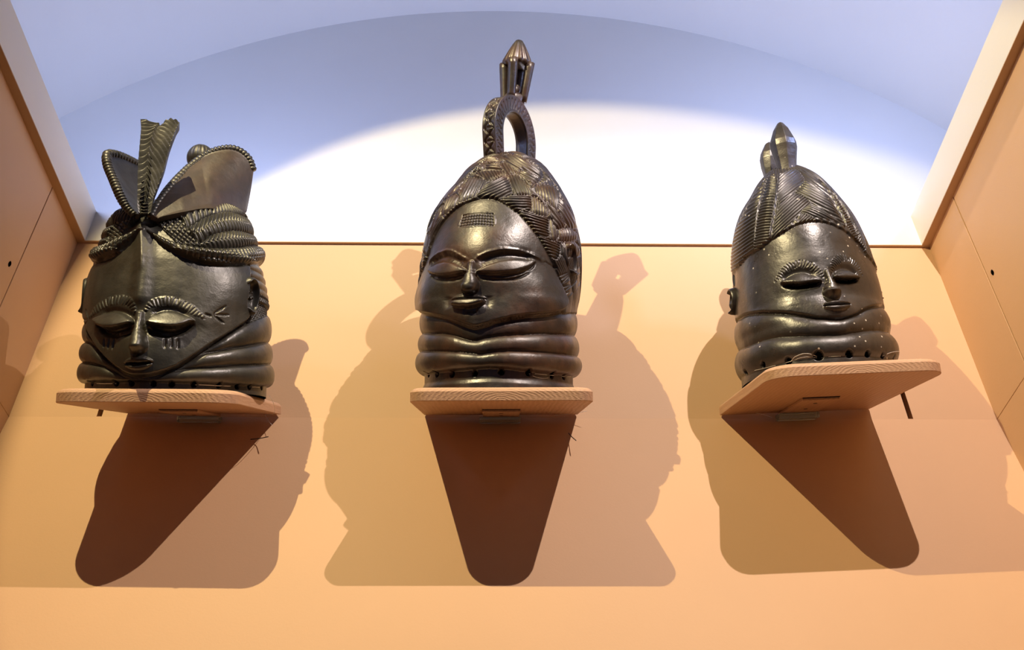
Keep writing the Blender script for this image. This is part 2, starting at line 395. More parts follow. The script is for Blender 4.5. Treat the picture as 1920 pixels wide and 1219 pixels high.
    def inside(self, ij):
        """even-odd test in (row, column) space"""
        p = ij.astype(float)+.0137; n, m = self.disp.shape
        r0, r1 = int(max(0, p[:, 0].min()-1)), int(min(n, p[:, 0].max()+2)); c0, c1 = int(max(0, p[:, 1].min()-1)), int(min(m, p[:, 1].max()+2))
        I, J = np.meshgrid(np.arange(r0, r1), np.arange(c0, c1), indexing='ij'); ins = np.zeros(I.shape, bool)
        q = np.roll(p, -1, 0)
        for (a, b), (c, d) in zip(p, q):
            if a == c: continue
            cond = ((a > I) != (c > I)) & (J < (d-b)*(I-a)/(c-a)+b); ins ^= cond
        out = np.zeros((n, m), bool); out[r0:r1, c0:c1] = ins; return out
    def region(self, pts, rmax=.03, smooth=True, n=7):
        ij = self.curve(pts, n, True) if smooth else self.curve(np.vstack([pts, pts[:1]]), 12)
        D, U, L = self.dist(np.vstack([ij, ij[:1]]), rmax); ins = self.inside(ij)
        return np.where(ins, np.minimum(D, rmax), -np.minimum(D, rmax)), ins
    # --- relief
    def ridge(self, pts, w, A, taper=.15, n=7, power=2):
        D, U, L = self.dist(self.curve(pts, n), w*4)
        t = smooth01(U/taper)*smooth01((1-U)/taper) if taper else 1
        self.disp += A*np.exp(-(D/w)**power)*t
    def groove(self, pts, w, A, taper=.1, n=7): self.ridge(pts, w, -A, taper, n)
    def band(self, pts, w, A, hatch=0, hd=0, taper=.2, slant=0):
        D, U, L = self.dist(self.curve(pts), w*3)
        wt = w*(.35+.65*smooth01(U/taper)*smooth01((1-U)/taper)) if taper else w
        x = np.clip(D/wt, 0, 1.6); prof = np.where(x < 1, np.sqrt(np.clip(1-x*x*.8, 0, 1)), 0)*smooth01((1.25-x)/.45)
        self.disp += A*prof
        m = x < .92
        if hatch: self.disp -= np.where(m, hd*(.5+.5*np.cos(2*math.pi*hatch*U+slant*D/w))**3, 0)
        return m
    def dome(self, pts, A, edge, flat=1.):
        sd, ins = self.region(pts, edge*1.05); x = np.clip(sd/edge, 0, 1)
        self.disp += A*np.sqrt(1-(1-x)**2)*flat; return ins
    def lid(self, pts, A, edge, top=.25):
        """closed eyelid: swells from its upper line to an undercut lower lip"""
        sd, ins = self.region(pts, edge*1.05); x = np.clip(sd/edge, 0, 1); y = self.px[..., 1]; p = np.asarray(pts)
        v = np.clip((y-p[:, 1].min())/(p[:, 1].max()-p[:, 1].min()), 0, 1)
        self.disp += np.where(ins, A*np.sqrt(1-(1-x)**2)*(top+(1-top)*smooth01(v*1.1)), 0); return ins
    def step(self, sd, A, w): self.disp += A*smooth01(.5+sd/(2*w))
    def nose(self, pts, w0, w1, A0, A1, tip=0):
        ij = self.curve(pts); D, U, L = self.dist(ij, w1*3)
        w = w0+(w1-w0)*smooth01((U-.25)/.75); x = D/w
        A = A0+(A1-A0)*U**1.3
        prof = np.clip(1-np.abs(x)**2.6, 0, 1)**.75
        self.disp += A*prof; return (x < 1)
    def bump_at(self, p, r, A, ry=None):
        i, j = self.idx([p])[0]; q = self.base-self.base[i, j]
        dz = q[..., 2]; dh = np.sqrt(q[..., 0]**2+q[..., 1]**2); ry = ry or r
        self.disp += A*np.exp(-((dh/r)**2+(dz/ry)**2))
    def hole(self, p, r, depth=.006):
        i, j = self.idx([p])[0]; d = np.linalg.norm(self.base-self.base[i, j], axis=-1)
        self.disp -= depth*smooth01((1.25-d/r)/.4); m = d < r*.95
        k = 900+sum(1 for q in self.names if 900 <= q < 1000); self.reg[m] = k; self.names[k] = ('tie_hole', None, M_HOLE)
    def hline(self, pts):
        """row index as a function of column for a line across the surface; carried round the back"""
        ij = self.curve(pts, 8); o = np.argsort(ij[:, 1], kind='stable'); J = ij[o, 1].astype(float); I = ij[o, 0].astype(float)
        ju, first = np.unique(J, return_index=True); iu = np.array([I[J == x].mean() for x in ju])
        M = self.M; thd = np.degrees(self.th); xs = np.concatenate([thd[ju.astype(int)], [thd[int(ju[0])]+360]]); ys = np.concatenate([iu, [iu[0]]])
        t = np.where(thd < xs[0], thd+360, thd); r = np.interp(t, xs, ys)
        k = np.ones(7)/7; return np.convolve(np.concatenate([r[-3:], r, r[:3]]), k, 'valid')
    def rings(self, lines, amps, mask, first_id, name='neck_ring', parent=None, power=.5):
        """convex rolls between successive lines (top to bottom)"""
        I = np.arange(self.disp.shape[0])[:, None]
        for k in range(len(lines)-1):
            hi, lo = np.maximum(lines[k], lines[k+1]+.5), lines[k+1]
            v = (I-lo[None])/(hi-lo)[None]; m = (v > 0) & (v <= 1) & mask
            vv = np.clip(v, 0, 1); wid = np.clip((hi-lo)/30, .25, 1)[None]
            self.disp += np.where(m, amps[k]*wid*(4*vv*(1-vv))**power, 0)
            self.reg[m] = first_id+k; self.names[first_id+k] = (name, parent, None)
    def split_pieces(self, lo):
        """give every connected patch of ids >= lo its own id; fold crumbs into a neighbour"""
        act = (self.reg >= lo) & (self.reg < 900)
        if not act.any(): return
        lab = np.arange(self.reg.size).reshape(self.reg.shape)
        for it in range(4000):
            old = lab
            for ax, sh in ((0, 1), (0, -1), (1, 1), (1, -1)):
                r2 = np.roll(self.reg, sh, ax); l2 = np.roll(lab, sh, ax)
                if ax == 0: r2[0 if sh == 1 else -1] = -1
                lab = np.where(act & (r2 == self.reg), np.minimum(lab, l2), lab)
            if it % 8 == 0: lab = np.where(act, lab.ravel()[lab], lab)
            if (old == lab).all(): break
        u, inv, cnt = np.unique(lab[act], return_inverse=True, return_counts=True)
        new = self.reg.copy(); new[act] = 1000+inv; small = np.zeros(self.reg.shape, bool); small[act] = cnt[inv] < 160
        for _ in range(60):
            if not small.any(): break
            for ax, sh in ((1, 1), (0, 1), (1, -1), (0, -1)):
                n2 = np.roll(new, sh, ax); s2 = np.roll(small, sh, ax); t = small & ~s2 & (n2 < 900+100000) & ~((n2 >= 900) & (n2 < 1000)); new[t] = n2[t]; small[t] = False
        for i in np.unique(new[new >= 1000]): self.names[int(i)] = ('braid', None, None)
        self.reg = new
    def hatch(self, poly, along, per, dep, idn, mask, bulge=.002, edge=.010, bend=0, nm='hair_plait'):
        """carved parallel strands running in the 'along' direction inside one plait"""
        s_, i_ = self.region(poly, .012, False); m = i_ & mask; ax, ay = along; l = math.hypot(ax, ay); ax, ay = ax/l, ay/l
        q = self.px-np.mean(poly, 0); d0 = -q[..., 0]*ay+q[..., 1]*ax; tt = q[..., 0]*ax+q[..., 1]*ay; d0 = d0+bend*tt*tt/100
        self.disp[m] += (bulge*np.sqrt(np.clip(s_/edge, 0, 1)))[m]
        self.fine[m] -= (dep*(.5+.5*np.cos(2*math.pi*d0/per))**1.4*smooth01(s_/.0016))[m]
        self.reg[m] = idn; self.names[idn] = (nm, None, None)
    def finish(self, thing, mat, smooth_iter=1):
        for _ in range(smooth_iter):
            d = self.disp; d = (d*2+np.roll(d, 1, 1)+np.roll(d, -1, 1))/4; p = np.pad(d, ((1, 1), (0, 0)), mode='edge'); self.disp = (p[1:-1]*2+p[2:]+p[:-2])/4
        self.split_pieces(200)
        P = self.base+self.N*(self.disp+self.fine)[..., None]; P[..., 2] = np.maximum(P[..., 2], 0)
        NN = self.normals(P)
        n, m = self.disp.shape; P2 = P.reshape(-1, 3); N2 = NN.reshape(-1, 3)
        F = grid_faces(n, m, True)
        rid = self.reg.reshape(-1)[F]; fid = np.median(rid, axis=1).astype(int); ok = (fid[:, None] == rid).any(1); fid = np.where(ok, fid, rid[:, 0])
        made = {}
        order = sorted(set(fid.tolist()), key=lambda i: (self.names[i][1] is not None, i))
        for i in order:
            nm, par, mm = self.names[i]; f = F[fid == i]; u, inv = np.unique(f, return_inverse=True)
            made[i] = mesh(nm, P2[u], inv.reshape(-1, 4), mm or mat, made[par] if par is not None and par in made else thing, True, N2[u])
        top = P[-1].mean(0)                                # closing cap at the crown
        made['P'] = P; self.P = P; self.NN = NN
        return made
    def thing(self, name, label, cat):
        return tag(empty(name, mat4(self.B, self.O+(0, 0, CAMZ))), label, cat, 'carved helmet masks')
def crop(ox, oy, s): return lambda *l: [(ox+a/s, oy+b/s) for a, b in l]

def ear(C, thing, mat, p, w, h, nrm_deg, tilt=0, out=.006):
    """C-shaped carved ear standing on the side of the head"""
    i, j = C.idx([p])[0]; c = C.base[i, j]; a = math.radians(nrm_deg)
    nx = np.array([math.sin(a), -math.cos(a), 0.]); tx = np.array([math.cos(a), math.sin(a), 0.]); up = np.array([0, 0, 1.])
    n, m = 28, 40; V = []
    for r in np.linspace(0, 1, n):
        for t in np.arange(m)/m*2*math.pi:
            x = math.cos(t)*r*w/2*(1-.25*max(0, -math.sin(t))); z = math.sin(t)*r*h/2
            rim = math.exp(-((r-.82)/.13)**2)*(1 if not (math.cos(t) < -.55 and abs(math.sin(t)) < .8) else .35)
            lobe = .6*math.exp(-((x/w)**2+((z+.33*h)/h)**2)*40); trag = .5*math.exp(-(((x+.28*w)/w)**2+((z+.05*h)/h)**2)*60)
            hh = out*(.35+.9*rim+lobe+trag-.25*math.exp(-(r/.55)**4)); hh *= 1 if r < .93 else (1-r)/.07
            hh -= (.010 if r >= .999 else 0)
            xx = x*math.cos(tilt)-z*math.sin(tilt); zz = x*math.sin(tilt)+z*math.cos(tilt)
            V.append(c+tx*xx+up*zz+nx*hh)
    return mesh('ear', np.array(V), grid_faces(n, m, True), mat, thing, smooth=True)
def thread(C, thing, pts, off=.0012, r=.00035, name='tie_thread'):
    ij = C.curve(pts, 5); P = C.P[ij[:, 0], ij[:, 1]]+C.NN[ij[:, 0], ij[:, 1]]*off
    k = np.ones(5)/5; Q = np.stack([np.convolve(np.pad(P[:, a], 2, mode='edge'), k, 'valid') for a in range(3)], 1)
    keep = np.concatenate([[True], np.linalg.norm(np.diff(Q, axis=0), axis=1) > 1e-4]); Q = Q[keep]
    if len(Q) > 2: tube(name, Q, r, M_THREAD, thing, 5)

# ================================================================== mask with the feather crest
def build_feather_mask():
    C = Carving(0, [(0.0, -0.138, 0.146), (0.0303, -0.1372, 0.1453), (0.0606, -0.1365, 0.1425), (0.0809, -0.1351, 0.1397), (0.1013, -0.1343, 0.1388), (0.1217, -0.1345, 0.1375), (0.1472, -0.1352, 0.1372), (0.1677, -0.1343, 0.1363), (0.1934, -0.133, 0.131), (0.2141, -0.1291, 0.1251), (0.2399, -0.1217, 0.1187), (0.2658, -0.1153, 0.1107), (0.2866, -0.1068, 0.1037), (0.303, -0.0925, 0.0957), (0.314, -0.0744, 0.085), (0.322, -0.0459, 0.0622), (0.327, -0.0122, 0.0306), (0.328, 0.0061, 0.0077)],
                ([0, .1, .2, .25, .29, .33], [1.0, 1.02, 1.04, 1.02, .90, .62]), ([0, .4], [.95, .95]), dx=.0, lean=0.1)
    A = crop(80, 200, 3.81); K = crop(80, 440, 3.386); W = M_WOOD_A
    t = C.thing('carved_helmet_mask', 'black carved mask with coiled hair, winged headdress and upright feather crest on shelf', 'mask')
    I = np.arange(C.disp.shape[0])[:, None]; C.names[0] = ('hair', None, None)
    face = K((637, -5), (700, 20), (760, 62), (850, 120), (950, 162), (1080, 190), (1220, 197), (1300, 200), (1300, 330), (1280, 450), (1290, 540))+K((1200, 618), (1100, 690), (1000, 760), (880, 840), (780, 885), (690, 910), (630, 917), (560, 905), (480, 850), (400, 770), (335, 665), (305, 570), (296, 480), (312, 330), (345, 190), (400, 165), (470, 130), (540, 80), (600, 25))
    sd, ins = C.region(face, .05, True, 6)
    jaw = C.hline(K((275, 545), (310, 575), (400, 770), (480, 850), (560, 905), (630, 917), (690, 910), (780, 885), (880, 840), (1000, 760), (1100, 690), (1200, 620), (1300, 565), (1420, 515)))
    g1 = C.hline(K((272, 682), (330, 700), (430, 800), (560, 912), (690, 915), (850, 858), (1000, 768), (1100, 746), (1250, 718), (1430, 683)))
    g2 = C.hline(K((262, 810), (380, 836), (470, 875), (560, 918), (700, 920), (830, 872), (1000, 851), (1250, 834), (1440, 824)))
    g3 = C.hline(K((240, 935), (400, 932), (620, 932), (800, 935), (950, 940), (1200, 950), (1465, 962)))
    below = (I < jaw[None]+1) & ~ins
    C.rings([jaw+1, np.minimum(g1, jaw), np.minimum(g2, g1), g3], [.0095, .0095, .0095], below, 10, power=.5)
    bb = I <= g3[None]; C.reg[bb] = 20; C.names[20] = ('neck_base', None, None); C.disp -= np.where(bb, .004, 0)
    C.disp += np.where(ins & (I > g3[None]), .0115*smooth01(sd/.005), 0)*np.where(I < jaw[None]+60, 1, np.exp(-((I-jaw[None]-60)/90)**2))
    C.reg[ins] = 1; C.names[1] = ('face', None, None)
    # bare strip between the rim coil and the basket patches belongs to the brow of the face
    brow_tip = A((735, 775), (800, 815), (870, 890), (945, 965), (900, 985), (760, 905), (690, 920), (560, 985), (600, 900), (690, 800))
    sdb, insb = C.region(brow_tip, .02, False); C.reg[insb] = 1
    # lower hair at the back of the head
    hair = (~ins) & (~insb) & (I >= jaw[None])
    hh = C.h[:, None]*np.ones(C.M)
    lowh = hair & (hh < .215)
    v = (hh-.145)/.014; C.disp += np.where(lowh & (hh > .150), .004*np.abs(np.sin(math.pi*v))**.5, 0)
    thd = np.degrees(C.th)[None]*np.ones_like(hh)
    C.disp += np.where(lowh & (hh <= .162), .0012*np.sin(thd*2.1+hh*900)+.0012*np.sin(thd*2.1-hh*900), 0)
    # coil boundaries, right side of the picture then left
    rb = C.hline(A((362, 1090), (400, 1110), (450, 1092), (540, 1045), (620, 985), (722, 905), (760, 908), (850, 992), (950, 1047), (1050, 1092), (1200, 1132), (1350, 1142), (1480, 1132), (1570, 1100)))
    rt = C.hline(A((362, 1015), (440, 1003), (520, 978), (600, 935), (722, 890), (760, 895), (850, 932), (960, 983), (1080, 1010), (1200, 1022), (1350, 1018), (1500, 1000), (1570, 1000)))
    b3 = C.hline(A((420, 960), (500, 930), (560, 900), (722, 850), (900, 930), (1110, 985), (1200, 925), (1350, 890), (1480, 915), (1500, 930)))
    b2 = C.hline(A((455, 880), (520, 850), (580, 830), (722, 800), (900, 850), (1030, 872), (1150, 802), (1300, 757), (1450, 800)))
    b1 = C.hline(A((500, 790), (560, 745), (722, 720), (950, 762), (1100, 672), (1250, 632), (1380, 680), (1430, 740)))
    patch = [A((800, 830), (930, 768), (985, 810), (1035, 880), (1105, 985), (960, 978), (870, 892)), A((610, 870), (545, 830), (520, 870), (480, 940), (500, 985), (560, 975), (640, 915))]
    pin = []
    for p in patch:
        s_, i_ = C.region(p, .01, False); pin.append(i_)
    patchm = (pin[0] | pin[1]) & ~insb & ~ins
    upper = (I > rt[None]) & ~insb & ~ins & ~patchm
    top_end = np.full(C.M, C.disp.shape[0]-1.)
    L = [top_end, b1, np.minimum(b2, b1-4), np.minimum(b3, b2-4), rt]
    for k in range(1, 4):
        hi, lo = L[k], np.maximum(L[k+1], rt); vv = (I-lo[None])/np.maximum(hi-lo, 3)[None]; m = (vv > 0) & (vv <= 1) & upper
        cl = np.clip(vv, 0, 1); C.disp += np.where(m, .0085*(4*cl*(1-cl))**.5, 0)
        ph = thd/4.3*(1+.1*k)-np.sign(thd)*1.7*np.abs(cl-.5)*2*.62
        C.fine -= np.where(m, .0026*(.5+.5*np.cos(2*math.pi*ph))**1.8+.0010*np.exp(-((cl-.5)/.05)**2), 0)
        C.reg[m] = 40+k; C.names[40+k] = ('hair_coil', None, None)
    m = (I > L[1][None]) & upper; C.reg[m] = 40; C.names[40] = ('hair', None, None); C.disp += np.where(m, .002, 0)
    # basket patches
    for k, pm in enumerate(pin):
        pm = pm & patchm; q = C.px; a = (q[..., 0]*.80+q[..., 1]*.60)/8.2; b = (-q[..., 0]*.60+q[..., 1]*.80)/6.4
        C.fine += np.where(pm, .0035-.0030*np.maximum(np.abs(np.cos(math.pi*a))**8, np.abs(np.cos(math.pi*b))**8), 0)
        C.reg[pm] = 50+k; C.names[50+k] = ('woven_patch', None, None)
    # rim coil over the brow
    vv = (I-rb[None])/np.maximum(rt-rb, 2)[None]; wid = np.clip((rt-rb)/34, 0, 1)[None]; m = (vv > -.02) & (vv <= 1) & (wid > .12)
    cl = np.clip(vv, 0, 1)
    C.disp += np.where(m, .0150*wid**.8*(4*cl*(1-cl))**.5, 0)
    lines = np.exp(-((cl-.33)/.045)**2)+np.exp(-((cl-.66)/.045)**2)
    C.fine -= np.where(m & (cl > .08), .0028*wid*np.abs(np.cos(math.pi*thd/3.3))**7+.0008*lines*wid, 0)
    C.reg[m] = 60; C.names[60] = ('rim_coil', None, None)
    # forehead ridge, cheeks, chin
    C.ridge(K((637, -40), (640, 60), (643, 170), (640, 280), (638, 400)), .013, .0085, .0, 6); C.ridge(K((637, -40), (640, 60), (643, 170), (640, 260)), .003, .0018, .2)
    C.bump_at(K((640, 800))[0], .032, .009, .030); C.bump_at(K((640, 600))[0], .06, .006, .05); C.bump_at(K((640, 420))[0], .05, .004, .04)
    C.groove(K((1000, 545), (930, 640), (840, 740)), .012, .0022, .3)
    for sgn, brow, sock, lid, slit in (
        (0, K((345, 538), (390, 482), (440, 440), (500, 421), (560, 431), (598, 465), (612, 512)), K((390, 580), (430, 628), (510, 655), (585, 635), (613, 590)),
         K((383, 552), (430, 517), (490, 502), (550, 516), (612, 562), (570, 592), (500, 610), (430, 595)), K((385, 560), (430, 606), (500, 622), (570, 605), (612, 572))),
        (1, K((667, 500), (700, 455), (760, 433), (830, 435), (900, 462), (960, 502), (1015, 540)), K((683, 592), (715, 630), (780, 652), (860, 638), (925, 592), (962, 556)),
         K((679, 567), (720, 522), (780, 497), (850, 502), (910, 530), (957, 551), (900, 585), (820, 604), (740, 594)), K((680, 578), (730, 608), (810, 618), (890, 600), (955, 558)))):
        C.groove(sock, .0045, .0070, .18); C.groove([(x, y-3) for x, y in catmull(lid, 3, True)[2:14]], .0045, .0040, .2)
        b_ = C.band(brow, .0074, .0016, 19, .0016, .25); C.reg[b_] = 30+sgn
        li = C.lid([(x, y+(3 if y > np.mean([q[1] for q in lid]) else 0)) for x, y in lid], .0135, .0042, .25); C.reg[li] = 32+sgn
        C.groove([(x, y+5) for x, y in slit], .0018, .0040, .12)
    C.names[30] = C.names[31] = ('eyebrow', 1, None); C.names[32] = C.names[33] = ('eyelid', 1, None)
    nm = C.nose(K((641, 520), (641, 620), (645, 738)), .0058, .0108, .0065, .0215); C.reg[nm & ins] = 3; C.names[3] = ('nose', 1, None)
    up = C.dome(K((558, 832), (600, 802), (640, 790), (695, 803), (717, 825), (640, 836)), .0048, .008); lo = C.dome(K((565, 846), (640, 848), (712, 834), (690, 862), (640, 876), (590, 868)), .0042, .008)
    C.reg[up] = 4; C.reg[lo] = 5; C.names[4] = C.names[5] = ('lip', 1, None)
    C.groove(K((556, 836), (600, 840), (640, 842), (680, 838), (718, 826)), .0015, .0042, .15); C.groove(K((640, 755), (640, 785)), .005, .003, .2)
    for a, b in (((440, 668), (430, 738)), ((470, 668), (457, 748)), ((502, 672), (484, 752)), ((783, 668), (783, 748)), ((820, 660), (820, 742)), ((857, 668), (854, 748)),
                 ((1066, 518), (1146, 455)), ((1066, 518), (1166, 520)), ((1066, 518), (1136, 580)), ((338, 548), (322, 472)), ((338, 545), (304, 544)), ((338, 545), (308, 590)), ((1015, 512), (1062, 532))):
        C.groove(K(a, b), .0013, .0028, .3)
    for p in K((300, 942), (460, 943), (563, 945), (700, 944), (820, 947), (963, 950), (1125, 955), (1245, 962), (1325, 966), (1405, 970)): C.hole(p, .0036)
    C.finish(t, W)
    ear(C, t, W, K((1297, 393))[0], .036, .066, 48, -.06, .011); ear(C, t, W, K((302, 390))[0], .034, .062, -88, .05, .010)
    thread(C, t, K((963, 950), (1050, 953), (1125, 957), (1245, 962)), .0015, .0006); thread(C, t, K((300, 940), (380, 945), (460, 943)), .0015, .0006); thread(C, t, K((1330, 965), (1370, 967), (1405, 968)), .0015, .0006)
    # ---- winged headdress: two upright plates opening from the brow
    def wing(outer, foot, y_out, y_foot, bandw, nribs, nm, k0, k1):
        """plate between a rim curve and its foot on the head, ribbed rim along the front"""
        o = catmull(outer, 10); f = catmull(foot, 10); n = 70
        def res(c): 
            s = np.concatenate([[0], np.cumsum(np.linalg.norm(np.diff(c, axis=0), axis=1))]); q = np.linspace(0, s[-1], n); return np.stack([np.interp(q, s, c[:, 0]), np.interp(q, s, c[:, 1])], 1)
        o, f = res(o), res(f); u = np.linspace(0, 1, n)
        Y1 = np.interp(u, *y_out); Y2 = np.interp(u, *y_foot)
        Po = np.array([C.at(*p, y) for p, y in zip(o, Y1)]); Pf = np.array([C.at(*p, y) for p, y in zip(f, Y2)])
        m = 14; G = []
        for v in np.linspace(0, 1, m): G.append(Po*(1-v)+Pf*v)
        G = np.array(G).transpose(1, 0, 2)
        nr = np.cross(np.gradient(G, axis=0), np.gradient(G, axis=1)); nr /= np.linalg.norm(nr, axis=-1)[..., None]+1e-9
        bulge = .006*np.sin(np.linspace(0, math.pi, m))[None, :, None]*np.sin(u*math.pi)[:, None, None]
        th = .0045; V = np.concatenate([(G+nr*(th)+nr*bulge*k0).reshape(-1, 3), (G-nr*th+nr*bulge*k0).reshape(-1, 3)])
        F = grid_faces(n, m); F2 = F[:, ::-1]+n*m; ed = []
        per = [(i, 0) for i in range(n)]+[(n-1, j) for j in range(1, m)]+[(i, m-1) for i in range(n-2, -1, -1)]+[(0, j) for j in range(m-2, 0, -1)]
        ids = [i*m+j for i, j in per]
        for a, b in zip(ids, ids[1:]+ids[:1]): ed.append((b, a, a+n*m, b+n*m))
        w = mesh('headdress_wing', V, np.vstack([F, F2, np.array(ed)]), M_WOOD_BR if k1 else W, t, smooth=False)
        w.data.polygons.foreach_set('use_smooth', [True]*(2*len(F))+[False]*len(ed))
        ub = np.linspace(0, 1, nribs*8); Pb = np.stack([np.interp(ub, u, Po[:, a]) for a in range(3)], 1)
        tp = .75+.25*smooth01(ub/.25)
        up = np.array([.25*(1 if k1 else -1), -.55, .8]) if False else nr.mean((0, 1))
        tube('wing_rim', Pb, .0080*tp, W, w, 14, ry=bandw*tp, up=up, mod=lambda q, ph: 1-.17*(.5+.5*math.cos(2*math.pi*q*nribs))**2*np.ones_like(ph))
        return w
    wing(A((775, 790), (830, 690), (930, 560), (1060, 430), (1190, 340), (1310, 305), (1400, 320), (1470, 380), (1500, 460)), A((820, 810), (900, 790), (1000, 770), (1130, 745), (1250, 740), (1340, 750), (1400, 765), (1425, 765), (1440, 745)),
         ([0, .2, .4, .55, 1], [-.122, -.075, -.02, .004, .010]), ([0, .3, .6, 1], [-.122, -.112, -.085, .0]), .0085, 40, 'r', -1, 1)
    wing(A((655, 775), (600, 720), (555, 640), (505, 520), (465, 420), (462, 345), (520, 345), (600, 375), (690, 420)), A((690, 790), (680, 770), (670, 750), (665, 735), (668, 720), (675, 700), (690, 680), (700, 650), (705, 620)),
         ([0, .3, .6, .75, 1], [-.112, -.110, -.09, -.06, -.01]), ([0, .4, 1], [-.112, -.08, -.02]), .0078, 34, 'l', 1, 0)
    # ---- ribbed ball behind the wing
    c = C.at(*A((1130, 370))[0], .022); n, k = 24, 96; V = []
    for ph in np.linspace(0, math.pi, n):
        for a in np.arange(k)/k*2*math.pi:
            r = .0235*(1-.06*abs(math.sin(a*9))*math.sin(ph)); V.append(c+np.array([r*math.sin(ph)*math.cos(a), r*math.sin(ph)*math.sin(a), r*math.cos(ph)*1.05]))
    mesh('ribbed_ball', np.array(V), grid_faces(n, k, True), W, t, smooth=True)
    tube('ball_stem', [c+(0, 0, -.015), c+(0, .002, -.06)], .012, W, t, 12)
    # ---- feather crest: ribbed double blade
    spine = np.array(A((722, 770), (725, 700), (738, 590), (748, 450), (765, 300), (800, 190), (835, 130)))
    left = np.array(A((686, 770), (676, 690), (678, 600), (682, 450), (695, 300), (705, 190), (703, 112)))
    right = np.array(A((775, 770), (790, 690), (815, 620), (865, 490), (905, 340), (945, 230), (978, 150)))
    n = 260; u = np.linspace(0, 1, n)
    def res(c):
        c = catmull(c, 10); s = np.linspace(0, 1, len(c)); return np.stack([np.interp(u, s, c[:, 0]), np.interp(u, s, c[:, 1])], 1)
    sp, le, ri = res(spine), res(left), res(right); m1, m2 = 26, 40; V = []; y0 = -.118
    yy = -.122+.03*u                                           # leans back as it rises
    knob = smooth01((.20-u)/.03)
    rows = []
    for i in range(n):
        row = []
        for j in range(m1+m2+1):
            f_ = j/m1 if j <= m1 else (j-m1)/m2
            p = le[i]*(1-f_)+sp[i]*f_ if j <= m1 else sp[i]*(1-f_)+ri[i]*f_
            side = (1-f_) if j <= m1 else f_
            topdip = (0 if u[i] < .93 else 1)
            ph = u[i]*20+(side*.9 if j <= m1 else side*3.6)
            rib = (math.sin(math.pi*ph)**2)**1.3; ribk = math.sin(math.pi*u[i]*20)**2
            if j <= m1: dep = .013*math.sin(math.pi*(.12+.80*side))
            else: dep = .017*math.exp(-((side-.16)/.30)**2)-.012*side
            rel = (.0115*rib*(1-.5*side)*(1-knob[i])+.0070*ribk*(1-side*side)*knob[i])
            dep = dep*(1-knob[i])+knob[i]*(.016-.018*side*side)
            q = C.at(p[0], p[1], yy[i]-dep-rel); 
            row.append(q)
        rows.append(row)
    Fr = np.array(rows); wd = m1+m2+1
    back = Fr.copy(); back[..., 1] = (yy[:, None]+.012)
    notch = np.interp(np.arange(wd)/(wd-1), [0, .12, .42, .5, .6, .85, 1], [-.004, .002, -.006, 0, .004, .001, -.004])
    for G in (Fr, back): G[:, :, 2] += (smooth01((u-.85)/.15)[:, None])*notch[None]
    V = np.concatenate([Fr.reshape(-1, 3), back.reshape(-1, 3)]); F = grid_faces(n, wd)[:, ::-1]; F2 = grid_faces(n, wd)+n*wd
    per = [(i, 0) for i in range(n)]+[(n-1, j) for j in range(1, wd)]+[(i, wd-1) for i in range(n-2, -1, -1)]+[(0, j) for j in range(wd-2, 0, -1)]
    ids = [i*wd+j for i, j in per]; ed = [(a, b, b+n*wd, a+n*wd) for a, b in zip(ids, ids[1:]+ids[:1])]
    o = mesh('feather_crest', V, np.vstack([F, F2, np.array(ed)]), W, t); o.data.polygons.foreach_set('use_smooth', [True]*(2*len(F))+[False]*len(ed))
build_feather_mask()

